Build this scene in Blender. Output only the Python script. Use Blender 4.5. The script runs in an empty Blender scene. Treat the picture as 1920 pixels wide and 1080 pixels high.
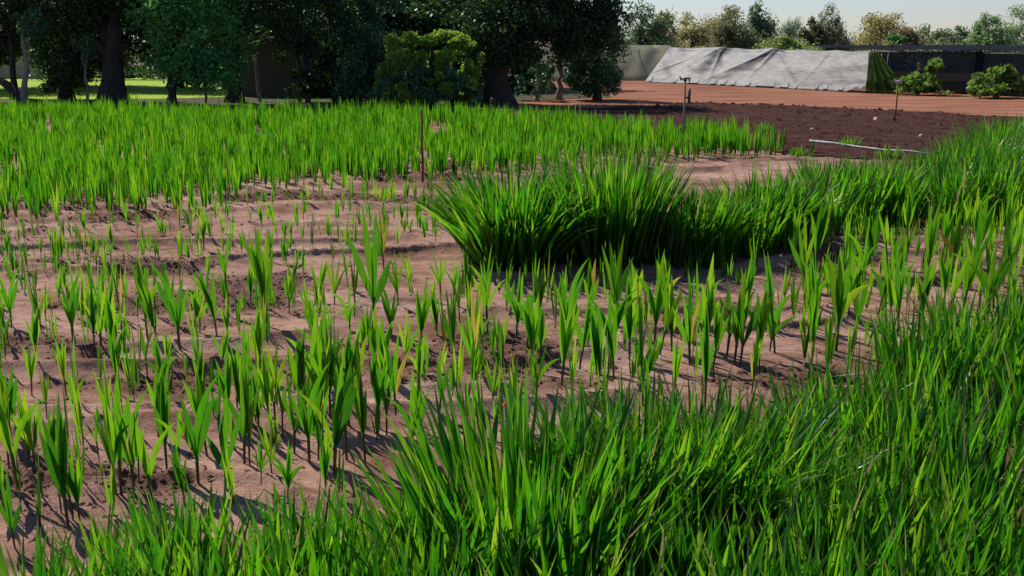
import bpy, math
import numpy as np
from mathutils import Vector

sc = bpy.context.scene
R = math.radians
RNG = np.random.default_rng(7)

# ------------------------------------------------------------------ camera, sky, sun, exposure
CAM_H, FOC, PITCH, HZ = 2.4, 1867.0, R(14.0), 74.5
cd = bpy.data.cameras.new('camera'); cam = bpy.data.objects.new('camera', cd)
sc.collection.objects.link(cam); sc.camera = cam
cam.location = (0, 0, CAM_H); cam.rotation_euler = (R(90) - PITCH, 0, 0)
cd.lens = FOC / 1920 * 36.0; cd.sensor_width = 36.0; cd.clip_start = 0.05; cd.clip_end = 3000

SUN_EL = R(45); SH = Vector((0.66, -0.75, 0)).normalized()       # SH: the way shadows fall
w = bpy.data.worlds.new('World'); sc.world = w; w.use_nodes = True
nt = w.node_tree; bg = nt.nodes['Background']
sky = nt.nodes.new('ShaderNodeTexSky'); sky.sky_type = 'NISHITA'; sky.sun_disc = False
sky.sun_elevation = SUN_EL; sky.sun_rotation = math.atan2(-SH.x, -SH.y)
sky.air_density = 1.0; sky.dust_density = 0.2; sky.ozone_density = 1.6
wb = nt.nodes.new('ShaderNodeMix'); wb.data_type = 'RGBA'; wb.blend_type = 'MULTIPLY'; wb.inputs[0].default_value = 1; wb.inputs[7].default_value = (.92, .985, 1.26, 1)   # camera white balance
nt.links.new(sky.outputs[0], wb.inputs[6]); nt.links.new(wb.outputs[2], bg.inputs[0]); bg.inputs[1].default_value = 0.078
sl = bpy.data.lights.new('sun', 'SUN'); sl.energy = 5.0; sl.angle = R(0.5); sl.color = (1, 0.94, 0.84)
so = bpy.data.objects.new('sun', sl); sc.collection.objects.link(so)
so.rotation_euler = Vector((SH.x * math.cos(SUN_EL), SH.y * math.cos(SUN_EL), -math.sin(SUN_EL))).to_track_quat('-Z', 'Y').to_euler()
so.location = (-20, 20, 30)
sc.view_settings.view_transform = 'Standard'; sc.view_settings.look = 'None'
sc.view_settings.exposure = 0.18; sc.view_settings.gamma = 1.0
sc.render.engine = 'CYCLES'
sc.cycles.max_bounces = 6; sc.cycles.transparent_max_bounces = 8; sc.cycles.transmission_bounces = 4
sc.cycles.diffuse_bounces = 3; sc.cycles.glossy_bounces = 2
sc.cycles.caustics_reflective = False; sc.cycles.caustics_refractive = False

# ------------------------------------------------------------------ pixel of the 1920x1080 photograph -> world
def ray(px, py):
    x = (px - 960) / FOC; y = (540 - py) / FOC
    return (x, math.cos(PITCH) + y * math.sin(PITCH), -math.sin(PITCH) + y * math.cos(PITCH))
def G(px, py, z=0.0):                      # the ground point under a pixel
    d = ray(px, py); t = (z - CAM_H) / d[2]
    return (d[0] * t, d[1] * t)
def P(px, py, Y):                          # the point at depth Y under a pixel
    d = ray(px, py); t = Y / d[1]
    return (d[0] * t, Y, CAM_H + d[2] * t)
def hgt(py_top, X, Y):                     # height of a thing at depth Y whose top shows at row py_top
    return P(960, py_top, Y)[2]

# ------------------------------------------------------------------ noise and ground relief
def _h(ix, iy, s):
    n = (ix * 374761393 + iy * 668265263 + s * 1442695041) & 0xFFFFFFFF
    n = ((n ^ (n >> 13)) * 1274126177) & 0xFFFFFFFF
    return ((n ^ (n >> 16)) & 0xFFFF) / 65535.0
def vnoise(x, y, s=0):
    x = np.asarray(x, float); y = np.asarray(y, float)
    ix = np.floor(x).astype(np.int64); iy = np.floor(y).astype(np.int64)
    fx = x - ix; fy = y - iy; fx = fx * fx * (3 - 2 * fx); fy = fy * fy * (3 - 2 * fy)
    a = _h(ix, iy, s); b = _h(ix + 1, iy, s); c = _h(ix, iy + 1, s); d = _h(ix + 1, iy + 1, s)
    return (a * (1 - fx) + b * fx) * (1 - fy) + (c * (1 - fx) + d * fx) * fy
def clods(x, y):                           # patches where the crust is broken into crumbs
    m = vnoise(x * 0.8 + 3.1, y * 1.3, 5) * 0.65 + vnoise(x * 2.1, y * 3.3, 6) * 0.35
    return np.clip((m - 0.53) / 0.20, 0, 1)
def ground_z(x, y):
    x = np.asarray(x, float); y = np.asarray(y, float)
    fade = np.clip((24 - y) / 5, 0, 1) * np.clip((26 - np.abs(x)) / 4, 0, 1)
    z = (vnoise(x * .35, y * .6, 1) - .5) * .10
    r = 1 - np.abs(vnoise(x * .38 + y * .15, y * 1.55 - x * .16, 2) * 2 - 1)
    z = z + (r ** 9) * .10 - .02
    z = z + (vnoise(x * 3, y * 4, 3) - .5) * .012
    c = clods(x, y)
    z = z + c * ((vnoise(x * 14, y * 14, 4) - .5) * .055 - .012) + (1 - c * .6) * ((vnoise(x * 9, y * 12, 8) - .5) * .014 + (vnoise(x * 19, y * 22, 9) - .5) * .010)
    return z * fade

# ------------------------------------------------------------------ mesh and object helpers
C = sc.collection
def to_mesh(name, V, F, mats, attr=None, fm=None, smooth=True):
    """V n x 3, F: quads m x 4 (a triangle repeats its last index)"""
    V = np.asarray(V, np.float32); F = np.asarray(F, np.int64)
    me = bpy.data.meshes.new(name)
    tri = F[:, 2] == F[:, 3]
    tot = np.where(tri, 3, 4).astype(np.int32); start = np.concatenate([[0], np.cumsum(tot)[:-1]]).astype(np.int32)
    keep = np.ones_like(F, bool); keep[tri, 3] = False
    loops = F[keep].astype(np.int32)
    me.vertices.add(len(V)); me.vertices.foreach_set('co', V.ravel())
    me.loops.add(len(loops)); me.loops.foreach_set('vertex_index', loops)
    me.polygons.add(len(F)); me.polygons.foreach_set('loop_start', start); me.polygons.foreach_set('loop_total', tot)
    for m in (mats if isinstance(mats, (list, tuple)) else [mats]): me.materials.append(m)
    if fm is not None: me.polygons.foreach_set('material_index', np.asarray(fm, np.int32))
    me.update(calc_edges=True)
    if attr is not None:
        a = me.attributes.new('leaf', 'FLOAT_COLOR', 'POINT')
        A = np.ones((len(V), 4), np.float32); A[:, :3] = attr; a.data.foreach_set('color', A.ravel())
    me.polygons.foreach_set('use_smooth', np.full(len(F), bool(smooth)))
    me.validate()
    return me
def link(name, me, parent=None, loc=(0, 0, 0), rz=0.0, s=1.0):
    o = bpy.data.objects.new(name, me); C.objects.link(o); o.parent = parent
    o.location = loc; o.rotation_euler = (0, 0, rz); o.scale = (s, s, s)
    return o
def tag(o, label=None, cat=None, group=None, kind=None):
    for k, v in (('label', label), ('category', cat), ('group', group), ('kind', kind)):
        if v: o[k] = v
    return o
def empty(name, loc, label, cat, group=None, rz=0.0, s=1.0):
    o = link(name, None, None, loc, rz, s); o.empty_display_size = 0.1
    return tag(o, label, cat, group)
class MB:
    def __init__(s): s.V, s.F, s.A, s.n = [], [], [], 0
    def add(s, V, F, A=None):
        V = np.asarray(V, float); F = np.asarray(F, int)
        s.V.append(V); s.F.append(F + s.n); s.n += len(V)
        s.A.append(np.asarray(A, float) if A is not None else np.tile(RNG.random(3), (len(V), 1)))
    def tube(s, pts, rad, seg=8, rough=0.0, flat=1.0):
        pts = np.asarray(pts, float); n = len(pts); rad = np.broadcast_to(np.asarray(rad, float), (n,))
        T = np.gradient(pts, axis=0); T /= np.linalg.norm(T, axis=1)[:, None] + 1e-9
        up = np.array([0.0, 1.0, 0.0]) if abs(T[0][1]) < .9 else np.array([1.0, 0, 0])
        a = np.arange(seg) / seg * 2 * np.pi; V = []
        for i in range(n):
            u = np.cross(T[i], up); u /= np.linalg.norm(u) + 1e-9; v = np.cross(u, T[i])
            rr = rad[i] * (1 + rough * (RNG.random(seg) - .5))
            V.append(pts[i] + (np.cos(a) * rr)[:, None] * u + (np.sin(a) * rr * flat)[:, None] * v)
        V = np.concatenate(V + [pts[:1], pts[-1:]]); F = []
        for i in range(n - 1):
            for j in range(seg):
                k = (j + 1) % seg; F.append((i * seg + j, i * seg + k, (i + 1) * seg + k, (i + 1) * seg + j))
        b, t = n * seg, n * seg + 1
        for j in range(seg):
            k = (j + 1) % seg; F.append((b, k, j, j)); F.append((t, (n - 1) * seg + j, (n - 1) * seg + k, (n - 1) * seg + k))
        A = np.full((len(V), 3), RNG.random()); A[:, 1] = np.concatenate([np.repeat(np.linspace(0, 1, n), seg), [0, 1]])
        s.add(V, F, A)
    def box(s, c, d, rz=0.0):
        x, y, z = np.array(d) / 2
        V = np.array([(a * x, b * y, e * z) for a in (-1, 1) for b in (-1, 1) for e in (-1, 1)])
        ca, sa = math.cos(rz), math.sin(rz)
        V = np.stack([V[:, 0] * ca - V[:, 1] * sa, V[:, 0] * sa + V[:, 1] * ca, V[:, 2]], 1) + np.array(c)
        s.add(V, [(0, 1, 3, 2), (4, 6, 7, 5), (0, 4, 5, 1), (2, 3, 7, 6), (0, 2, 6, 4), (1, 5, 7, 3)])
    def beam(s, a, b, wd, th):               # a bar between two points
        a, b = np.array(a, float), np.array(b, float); s.tube([a, b], [wd, wd], 4, 0, th / wd)
    def sheet(s, fn, nu, nv, A=None):        # fn(u,v)->xyz arrays on a grid
        u, v = np.meshgrid(np.linspace(0, 1, nu), np.linspace(0, 1, nv), indexing='ij')
        V = np.stack(fn(u, v), -1).reshape(-1, 3)
        i, j = np.meshgrid(np.arange(nu - 1), np.arange(nv - 1), indexing='ij'); q = (i * nv + j).ravel()
        s.add(V, np.stack([q, q + nv, q + nv + 1, q + 1], 1), A)
    def mesh(s, name, mat, smooth=True):
        return to_mesh(name, np.concatenate(s.V), np.concatenate(s.F), mat, np.concatenate(s.A), None, smooth)
    def build(s, name, mat, parent=None, smooth=True, **k): return link(name, s.mesh(name, mat, smooth), parent, **k)

def blades(mb, base, L, W, az, lean, bend, face, rows=6, cols=3, fold=.22, base_w=.45, wide=.45, rnd=None, tipw=1.6):
    """ribbon leaves, all arrays of n. face 0: width lies across the bend; pi/2: width lies in the bend plane (fan)"""
    n = len(base)
    L, W, az, lean, bend, face = [np.broadcast_to(np.asarray(q, float), (n,)) for q in (L, W, az, lean, bend, face)]
    t = np.linspace(0, 1, rows); th = lean[:, None] + bend[:, None] * t[None] ** 1.6
    hd = np.stack([np.cos(az), np.sin(az), 0 * az], 1); pd = np.stack([-np.sin(az), np.cos(az), 0 * az], 1)
    zz = np.array([0, 0, 1.0])
    T = np.sin(th)[..., None] * hd[:, None] + np.cos(th)[..., None] * zz
    N = np.cos(th)[..., None] * hd[:, None] - np.sin(th)[..., None] * zz
    seg = L[:, None, None] / (rows - 1) * (T[:, 1:] + T[:, :-1]) / 2
    cen = np.concatenate([base[:, None], base[:, None] + np.cumsum(seg, 1)], 1)
    cf, sf = np.cos(face)[:, None, None], np.sin(face)[:, None, None]
    wd = cf * pd[:, None] + sf * N; nn = cf * N - sf * pd[:, None]
    pr = np.where(t < wide, base_w + (1 - base_w) * np.sin(np.pi / 2 * np.clip(t / wide, 0, 1)), 1 - np.clip((t - wide) / (1 - wide), 0, 1) ** tipw)
    pr[-1] = .02
    hw = W[:, None] * pr[None] / 2
    cu = np.linspace(-1, 1, cols); V = []
    for c in cu:
        off = (abs(c) < .5) * fold
        V.append(cen + (c * hw)[..., None] * wd - (off * hw)[..., None] * nn)
    V = np.stack(V, 2)                                   # n rows cols 3
    if rnd is None: rnd = RNG.random(n)
    A = np.zeros((n, rows, cols, 3)); A[..., 0] = rnd[:, None, None]; A[..., 1] = t[None, :, None]; A[..., 2] = ((cu + 1) / 2)[None, None]
    i, j = np.meshgrid(np.arange(rows - 1), np.arange(cols - 1), indexing='ij'); q = (i * cols + j).ravel()
    f = np.stack([q, q + 1, q + cols + 1, q + cols], 1)
    F = (np.arange(n) * rows * cols)[:, None, None] + f[None]
    mb.add(V.reshape(-1, 3), F.reshape(-1, 4), A.reshape(-1, 3))

# ------------------------------------------------------------------ materials
def mat(name):
    m = bpy.data.materials.new(name); m.use_nodes = True; t = m.node_tree
    return m, t, t.nodes['Principled BSDF'], t.links
def ramp(t, stops, fac, interp='LINEAR'):
    r = t.nodes.new('ShaderNodeValToRGB'); r.color_ramp.interpolation = interp
    e = r.color_ramp.elements
    while len(e) < len(stops): e.new(.5)
    for i, (p, c) in enumerate(stops): e[i].position = p; e[i].color = (*c, 1) if len(c) == 3 else c
    t.links.new(fac, r.inputs[0]); return r.outputs[0]
def noise(t, scale, detail=4, rough=.55, vec=None, sx=None):
    n = t.nodes.new('ShaderNodeTexNoise'); n.inputs['Scale'].default_value = scale
    n.inputs['Detail'].default_value = detail; n.inputs['Roughness'].default_value = rough
    tc = t.nodes.new('ShaderNodeTexCoord'); src = vec or tc.outputs['Object']
    if sx:
        mp = t.nodes.new('ShaderNodeMapping'); mp.inputs['Scale'].default_value = sx; t.links.new(src, mp.inputs[0]); src = mp.outputs[0]
    t.links.new(src, n.inputs['Vector']); return n.outputs['Fac']
def mixc(t, f, a, b, mode='MIX'):
    m = t.nodes.new('ShaderNodeMix'); m.data_type = 'RGBA'; m.blend_type = mode
    for s, v in ((m.inputs[0], f), (m.inputs[6], a), (m.inputs[7], b)):
        if isinstance(v, (int, float)): s.default_value = v
        elif isinstance(v, tuple): s.default_value = (*v, 1)
        else: t.links.new(v, s)
    return m.outputs[2]
def bump(t, p, h, st, dist=.02):
    b = t.nodes.new('ShaderNodeBump'); b.inputs['Strength'].default_value = st; b.inputs['Distance'].default_value = dist
    t.links.new(h, b.inputs['Height']); t.links.new(b.outputs[0], p.inputs['Normal']); return b
def math_node(t, op, a, b=0.0):
    m = t.nodes.new('ShaderNodeMath'); m.operation = op
    for s, v in zip(m.inputs, (a, b)):
        if isinstance(v, (int, float)): s.default_value = v
        else: t.links.new(v, s)
    return m.outputs[0]

def leaf_mat(name, stops, trans, rough=.42, tfac=.5, ribs=True, base=None, tip=None, spec=.5):
    """sword leaf: reflected colour from its random value, light that shines through in a yellower green"""
    m, t, p, L = mat(name)
    at = t.nodes.new('ShaderNodeAttribute'); at.attribute_name = 'leaf'
    sp = t.nodes.new('ShaderNodeSeparateColor'); L.new(at.outputs['Color'], sp.inputs[0])
    oi = t.nodes.new('ShaderNodeObjectInfo')
    rr = math_node(t, 'FRACT', math_node(t, 'ADD', sp.outputs[0], math_node(t, 'MULTIPLY', oi.outputs['Random'], .22)))
    col = ramp(t, stops, rr); tr = ramp(t, trans, rr)
    if ribs:
        wv = math_node(t, 'SINE', math_node(t, 'MULTIPLY', sp.outputs[2], 34.0))
        f = math_node(t, 'MULTIPLY', math_node(t, 'ADD', wv, 1.0), .17)
        col = mixc(t, f, col, (.02, .07, .008)); tr = mixc(t, math_node(t, 'MULTIPLY', f, .9), tr, (.06, .19, .01))
    n1 = noise(t, 26, 3, .6, None, (1, 1, .25))
    k = ramp(t, [(.30, (.72, .72, .72)), (.7, (1.12, 1.12, 1.12))], n1); col = mixc(t, 1.0, col, k, 'MULTIPLY'); tr = mixc(t, .8, tr, k, 'MULTIPLY')
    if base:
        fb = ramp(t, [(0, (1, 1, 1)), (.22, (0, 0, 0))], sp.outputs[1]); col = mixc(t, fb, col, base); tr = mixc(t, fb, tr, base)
    if tip:
        ft = ramp(t, [(.86, (0, 0, 0)), (1, (1, 1, 1))], sp.outputs[1])
        fr = ramp(t, [(.55, (0, 0, 0)), (.6, (.8, .8, .8))], math_node(t, 'FRACT', math_node(t, 'MULTIPLY', sp.outputs[0], 7.3)))
        ft = mixc(t, 1.0, ft, fr, 'MULTIPLY'); col = mixc(t, ft, col, tip); tr = mixc(t, ft, tr, tip)
    L.new(col, p.inputs['Base Color']); p.inputs['Roughness'].default_value = rough; p.inputs['Specular IOR Level'].default_value = spec
    td = t.nodes.new('ShaderNodeBsdfTranslucent'); L.new(tr, td.inputs['Color'])
    mx = t.nodes.new('ShaderNodeMixShader'); mx.inputs[0].default_value = tfac
    L.new(p.outputs[0], mx.inputs[1]); L.new(td.outputs[0], mx.inputs[2]); L.new(mx.outputs[0], t.nodes['Material Output'].inputs[0])
    return m
def simple(name, c1, c2, scale=8, rough=.8, sx=None, bmp=.3, dist=.02, metal=0.0):
    m, t, p, L = mat(name); n = noise(t, scale, 5, .6, None, sx)
    L.new(ramp(t, [(.3, c1), (.7, c2)], n), p.inputs['Base Color']); p.inputs['Roughness'].default_value = rough; p.inputs['Metallic'].default_value = metal
    if bmp: bump(t, p, n, bmp, dist)
    p.inputs['Specular IOR Level'].default_value = .2
    return m

def soil_mat():
    m, t, p, L = mat('sandy_soil')
    n1 = noise(t, .55, 4, .6, None, (1, 1.9, 1)); n2 = noise(t, 7, 6, .65); n3 = noise(t, 60, 4, .7); n4 = noise(t, 1.5, 6, .68, None, (.55, 2.6, 1))
    a = ramp(t, [(.33, (.20, .100, .070)), (.45, (.375, .222, .165)), (.68, (.48, .315, .25))], n1)
    b = ramp(t, [(.36, (.50, .43, .40)), (.52, (1.03, 1.0, .98))], n4); a = mixc(t, .75, a, b, 'MULTIPLY')
    c = ramp(t, [(.30, (.62, .58, .56)), (.55, (1, 1, 1)), (.8, (1.14, 1.12, 1.10))], n2); a = mixc(t, .75, a, c, 'MULTIPLY')
    d = ramp(t, [(.32, (.55, .5, .48)), (.48, (1, 1, 1)), (.78, (1.2, 1.2, 1.2))], n3); a = mixc(t, .65, a, d, 'MULTIPLY')
    at = t.nodes.new('ShaderNodeAttribute'); at.attribute_name = 'leaf'
    sp = t.nodes.new('ShaderNodeSeparateColor'); L.new(at.outputs['Color'], sp.inputs[0])
    a = mixc(t, math_node(t, 'MULTIPLY', sp.outputs[0], .8), a, mixc(t, n3, (.06, .026, .016), (.20, .105, .075)))     # broken, damp crust
    a = mixc(t, sp.outputs[1], a, mixc(t, n2, (.10, .055, .045), (.20, .105, .075)))                                 # richer soil outside the bed
    L.new(a, p.inputs['Base Color']); p.inputs['Roughness'].default_value = .95; p.inputs['Specular IOR Level'].default_value = .06
    h = math_node(t, 'ADD', math_node(t, 'MULTIPLY', n2, .8), math_node(t, 'MULTIPLY', n3, .35)); bump(t, p, h, 1.0, .035)
    return m

M = {}
M['soil'] = soil_mat()
GS = [(0, (.016, .075, .008)), (.4, (.030, .115, .009)), (.75, (.055, .16, .010)), (.972, (.10, .21, .014)), (.982, (.28, .24, .05)), (1, (.26, .18, .06))]
GT = [(0, (.035, .20, .008)), (.4, (.10, .38, .008)), (.75, (.22, .53, .010)), (.972, (.42, .64, .02)), (.982, (.55, .46, .05)), (1, (.50, .36, .06))]
M['young'] = leaf_mat('young_leaf', GS, GT, .5, .60, True, None, (.25, .16, .04), .22)
FT = [(p_, (c_[0] * .88, c_[1] * .93, c_[2])) for p_, c_ in GT]
M['field'] = leaf_mat('field_leaf', GS, FT, .5, .60, False, (.045, .03, .012), None, .2)  # purplish stem colour at the leaf base, darkened to paint in shade
DS = [(0, (.013, .062, .006)), (.45, (.028, .116, .008)), (.80, (.062, .185, .010)), (.965, (.10, .23, .02)), (.975, (.36, .30, .14)), (1, (.40, .34, .20))]
DT = [(0, (.028, .21, .006)), (.45, (.085, .42, .008)), (.80, (.25, .64, .010)), (.965, (.36, .62, .02)), (.975, (.4, .34, .12)), (1, (.3, .22, .1))]
M['mature'] = leaf_mat('mature_leaf', DS, DT, .30, .52, True, (.05, .10, .02), (.30, .22, .10), .42)
m_, t_, p_, L_ = mat('stalk'); at_ = t_.nodes.new('ShaderNodeAttribute'); at_.attribute_name = 'leaf'
sp_ = t_.nodes.new('ShaderNodeSeparateColor'); L_.new(at_.outputs['Color'], sp_.inputs[0])
L_.new(ramp(t_, [(0, (.07, .028, .02)), (.45, (.055, .045, .014)), (1, (.045, .12, .010))], sp_.outputs[1]), p_.inputs['Base Color']); p_.inputs['Roughness'].default_value = .5
M['stalk'] = m_
def tree_leaf(name, a, b, c, ta, tb, tfac=.3, rough=.5):
    return leaf_mat(name, [(0, a), (.55, b), (1, c)], [(0, ta), (1, tb)], rough, tfac, False)
M['dark'] = tree_leaf('dark_leaf', (.016, .040, .014), (.028, .068, .020), (.06, .125, .034), (.025, .09, .014), (.08, .20, .024), .28)
M['mid'] = tree_leaf('broad_leaf', (.06, .21, .065), (.10, .31, .085), (.16, .42, .11), (.06, .28, .04), (.16, .46, .06), .4)
M['lime'] = tree_leaf('lime_leaf', (.10, .20, .028), (.17, .30, .04), (.30, .44, .10), (.22, .46, .03), (.50, .70, .06), .5)
M['shrub'] = tree_leaf('shrub_leaf', (.04, .11, .048), (.065, .17, .066), (.13, .27, .10), (.025, .09, .03), (.06, .17, .04), .3)
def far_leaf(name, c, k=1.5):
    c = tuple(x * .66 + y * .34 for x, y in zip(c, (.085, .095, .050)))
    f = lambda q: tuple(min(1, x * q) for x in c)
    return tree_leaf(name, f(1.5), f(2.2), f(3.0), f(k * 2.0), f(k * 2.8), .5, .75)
M['bark'] = simple('bark', (.030, .022, .018), (.085, .065, .052), 14, .9, (1, 1, .12), 1.0, .05)
M['pale_bark'] = simple('pale_bark', (.16, .13, .10), (.30, .26, .22), 16, .9, (1, 1, .15), .8, .02)
M['red_wood'] = simple('red_wood', (.12, .05, .035), (.22, .10, .07), 16, .9, (1, 1, .15), .5)
M['timber'] = simple('weathered_timber', (.16, .12, .08), (.30, .23, .16), 20, .85, (1, 1, .1), .6, .01)

# ------------------------------------------------------------------ ground, track, tilled plot, lawn
def inpoly(x, y, poly):
    x = np.asarray(x); y = np.asarray(y); r = np.zeros(x.shape, bool); n = len(poly)
    for i in range(n):
        x1, y1 = poly[i]; x2, y2 = poly[(i + 1) % n]
        c = ((y1 > y) != (y2 > y)) & (x < (x2 - x1) * (y - y1) / (y2 - y1 + 1e-12) + x1); r ^= c
    return r
def edge_dist(x, y, poly):
    d = np.full(np.shape(x), 1e9); n = len(poly)
    for i in range(n):
        a = np.array(poly[i]); b = np.array(poly[(i + 1) % n]); ab = b - a
        t = np.clip(((x - a[0]) * ab[0] + (y - a[1]) * ab[1]) / (ab @ ab + 1e-9), 0, 1)
        d = np.minimum(d, np.hypot(x - a[0] - t * ab[0], y - a[1] - t * ab[1]))
    return d
def gp(pts): return [G(*p) for p in pts]

BED = gp([(-700, 212), (0, 212), (600, 215), (900, 226), (1250, 268), (1530, 280), (1640, 310), (1500, 360), (1500, 440), (1950, 420), (1950, 640), (1560, 760), (1300, 880), (900, 1060), (400, 1230), (0, 1330), (-700, 1400), (-900, 700)])
xs = np.concatenate([[-500, -250, -120, -70, -45, -34], np.linspace(-27, -7.2, 110), np.linspace(-7, 7, 420), np.linspace(7.2, 27, 110), [34, 45, 70, 120, 250, 500]])
ys = np.concatenate([[-60, -20, -6, -2, 0.5], np.linspace(1.2, 12, 420), np.linspace(12.1, 29, 220), [31, 34, 38, 44, 52, 64, 80, 110, 160, 260, 500, 1200]])
X, Y = np.meshgrid(xs, ys, indexing='ij'); Z = ground_z(X, Y)
ins = inpoly(X, Y, BED); dd = edge_dist(X.ravel(), Y.ravel(), BED).reshape(X.shape)
rich = np.clip(.5 + np.where(ins, -dd, dd) / .9 + (vnoise(X * 2, Y * 2, 11) - .5) * .9, 0, 1)
A = np.stack([clods(X, Y), rich, rich * 0], -1).reshape(-1, 3)
ny = len(ys); i, j = np.meshgrid(np.arange(len(xs) - 1), np.arange(ny - 1), indexing='ij'); q = (i * ny + j).ravel()
g = link('ground', to_mesh('ground', np.stack([X, Y, Z], -1).reshape(-1, 3), np.stack([q, q + ny, q + ny + 1, q + 1], 1), M['soil'], A))
tag(g, 'bare pinkish brown sandy soil of the plant beds with dark crumbly patches', 'ground', None, 'structure')

def patch(name, poly, z, m, label, cat, step=.5, wob=.25, relief=0.0, kind='structure'):
    """a flat sheet over a polygon, its edge wavering"""
    px = np.array(poly); x0, y0 = px.min(0) - .6; x1, y1 = px.max(0) + .6
    nx, nyy = int((x1 - x0) / step) + 2, int((y1 - y0) / step) + 2
    gx, gy = np.meshgrid(np.linspace(x0, x1, nx), np.linspace(y0, y1, nyy), indexing='ij')
    wx = gx + (vnoise(gx * .9, gy * .9, 21) - .5) * wob * 2; wy = gy + (vnoise(gx * .9 + 7, gy * .9, 22) - .5) * wob * 2
    gz = np.full(gx.shape, z)
    if relief: gz = gz + np.clip(edge_dist(wx.ravel(), wy.ravel(), poly).reshape(gx.shape) / .9 - .1, 0, 1) * (vnoise(gx * 2.2, gy * 2.2, 31) * .6 + vnoise(gx * 5, gy * 5, 32) * .4) * relief
    mid = inpoly(wx, wy, poly)
    cell = mid[:-1, :-1] & mid[1:, :-1] & mid[1:, 1:] & mid[:-1, 1:]
    ci, cj = np.nonzero(cell); q = ci * nyy + cj
    F = np.stack([q, q + nyy, q + nyy + 1, q + 1], 1)
    u, inv = np.unique(F, return_inverse=True)
    V = np.stack([gx, gy, gz], -1).reshape(-1, 3)[u]
    o = link(name, to_mesh(name, V, inv.reshape(F.shape), m)); tag(o, label, cat, None, kind); return o

def track_mat():
    m, t, p, L = mat('red_earth')
    n1 = noise(t, .5, 5, .6, None, (.5, 2.5, 1)); n2 = noise(t, 9, 5, .7)
    a = ramp(t, [(.34, (.17, .068, .040)), (.5, (.295, .128, .078)), (.68, (.40, .195, .128))], n1)
    a = mixc(t, .7, a, ramp(t, [(.3, (.7, .68, .66)), (.7, (1.15, 1.15, 1.15))], n2), 'MULTIPLY')
    L.new(a, p.inputs['Base Color']); p.inputs['Roughness'].default_value = .97; p.inputs['Specular IOR Level'].default_value = .05; bump(t, p, n2, .6, .05); return m
def till_mat():
    m, t, p, L = mat('tilled_soil')
    n1 = noise(t, 1.6, 6, .7); n2 = noise(t, 11, 5, .75)
    a = ramp(t, [(.3, (.058, .026, .020)), (.55, (.105, .050, .041)), (.75, (.17, .088, .074))], n1)
    a = mixc(t, .8, a, ramp(t, [(.33, (.45, .42, .4)), (.5, (1, 1, 1)), (.75, (1.35, 1.3, 1.25))], n2), 'MULTIPLY')
    L.new(a, p.inputs['Base Color']); p.inputs['Roughness'].default_value = .97; p.inputs['Specular IOR Level'].default_value = .03; bump(t, p, n2, 1.0, .12); return m
M['track'] = track_mat(); M['till'] = till_mat()
patch('dirt_track', gp([(860, 158), (1180, 150), (1640, 168), (1960, 178), (2500, 190), (3000, 260), (2300, 250), (1960, 224), (1600, 212), (1280, 197), (1000, 203), (860, 200)]), .004, M['track'],
      'orange red dirt track running past the shade netting', 'dirt track', .35, .35)
TILL = gp([(980, 206), (1150, 202), (1300, 193), (1500, 198), (1900, 219), (2300, 250), (2100, 300), (1700, 305), (1480, 290), (1250, 270), (1000, 235)])
patch('tilled_plot', TILL, .010, M['till'], 'dark brown freshly tilled plot of bare clods', 'soil', .22, .25, .07)
patch('dirt_ridge', gp([(1000, 198.5), (1120, 199.5), (1285, 194), (1290, 197), (1130, 203.5), (1000, 203)]), .016, M['track'], 'thin strip of pale red earth along the tilled plot', 'soil', .1, .05, .03)
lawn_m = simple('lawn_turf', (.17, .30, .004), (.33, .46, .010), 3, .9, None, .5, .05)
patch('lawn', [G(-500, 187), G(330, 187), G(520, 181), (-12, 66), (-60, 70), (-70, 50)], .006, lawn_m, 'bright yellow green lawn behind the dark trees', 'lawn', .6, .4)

M['shade_floor'] = simple('shade_darkened_grass', (.035, .045, .010), (.075, .060, .030), 1.2, .95, (1, 2, 1), .8, .06)  # thin grass and fallen leaves, colour darkened to stand in for tree shade
patch('tree_floor', gp([(-600, 186), (250, 187), (470, 180), (900, 172), (1120, 172), (1150, 182), (1000, 190), (900, 204), (600, 211), (-600, 209)]), .016, M['shade_floor'], 'rough thin grass and fallen leaves beneath the trees, darkened to imitate shade', 'ground', .35, .4, .03)

# ------------------------------------------------------------------ young gladiolus plants, one by one in the sandy bed
def fan(mb, n, H, spread, x0=0.0, y0=0.0, sh=.3, wk=1.0, lean=0.0, rot=0.0):
    """n sword leaves in one plane on a short stalk"""
    ks = np.linspace(-1, 1, n) if n > 1 else np.array([.15])
    ks = ks + RNG.normal(0, .2, n); order = np.argsort(-np.abs(ks))
    ang = ks * spread + lean
    ln = H * (1 - sh) * (1.08 - .30 * np.abs(ks) ** 1.3) * RNG.uniform(.78, 1.06, n)
    z0 = H * sh * RNG.uniform(.72, .98, n)
    rank = np.empty(n); rank[order] = np.arange(n)
    c, s_ = math.cos(rot), math.sin(rot)
    off = (rank - n / 2) * .0035
    base = np.stack([x0 + np.tan(lean) * z0 * c - off * s_ + ks * .004 * c, y0 + np.tan(lean) * z0 * s_ + off * c, z0], 1)
    az = np.where(ang >= 0, rot, rot + np.pi)
    blades(mb, base, ln, H * .058 * wk * RNG.uniform(.7, 1.15, n), az, np.abs(ang), RNG.uniform(-.04, .14, n) + np.abs(ks) * .06 + (RNG.random(n) < .10) * RNG.uniform(.4, 1.1, n),
           np.pi / 2 + RNG.normal(0, .16, n), 8, 3, .16, .26, .48, RNG.random() * .5 + RNG.random(n) * .5, 1.7)
    return H * sh
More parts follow.
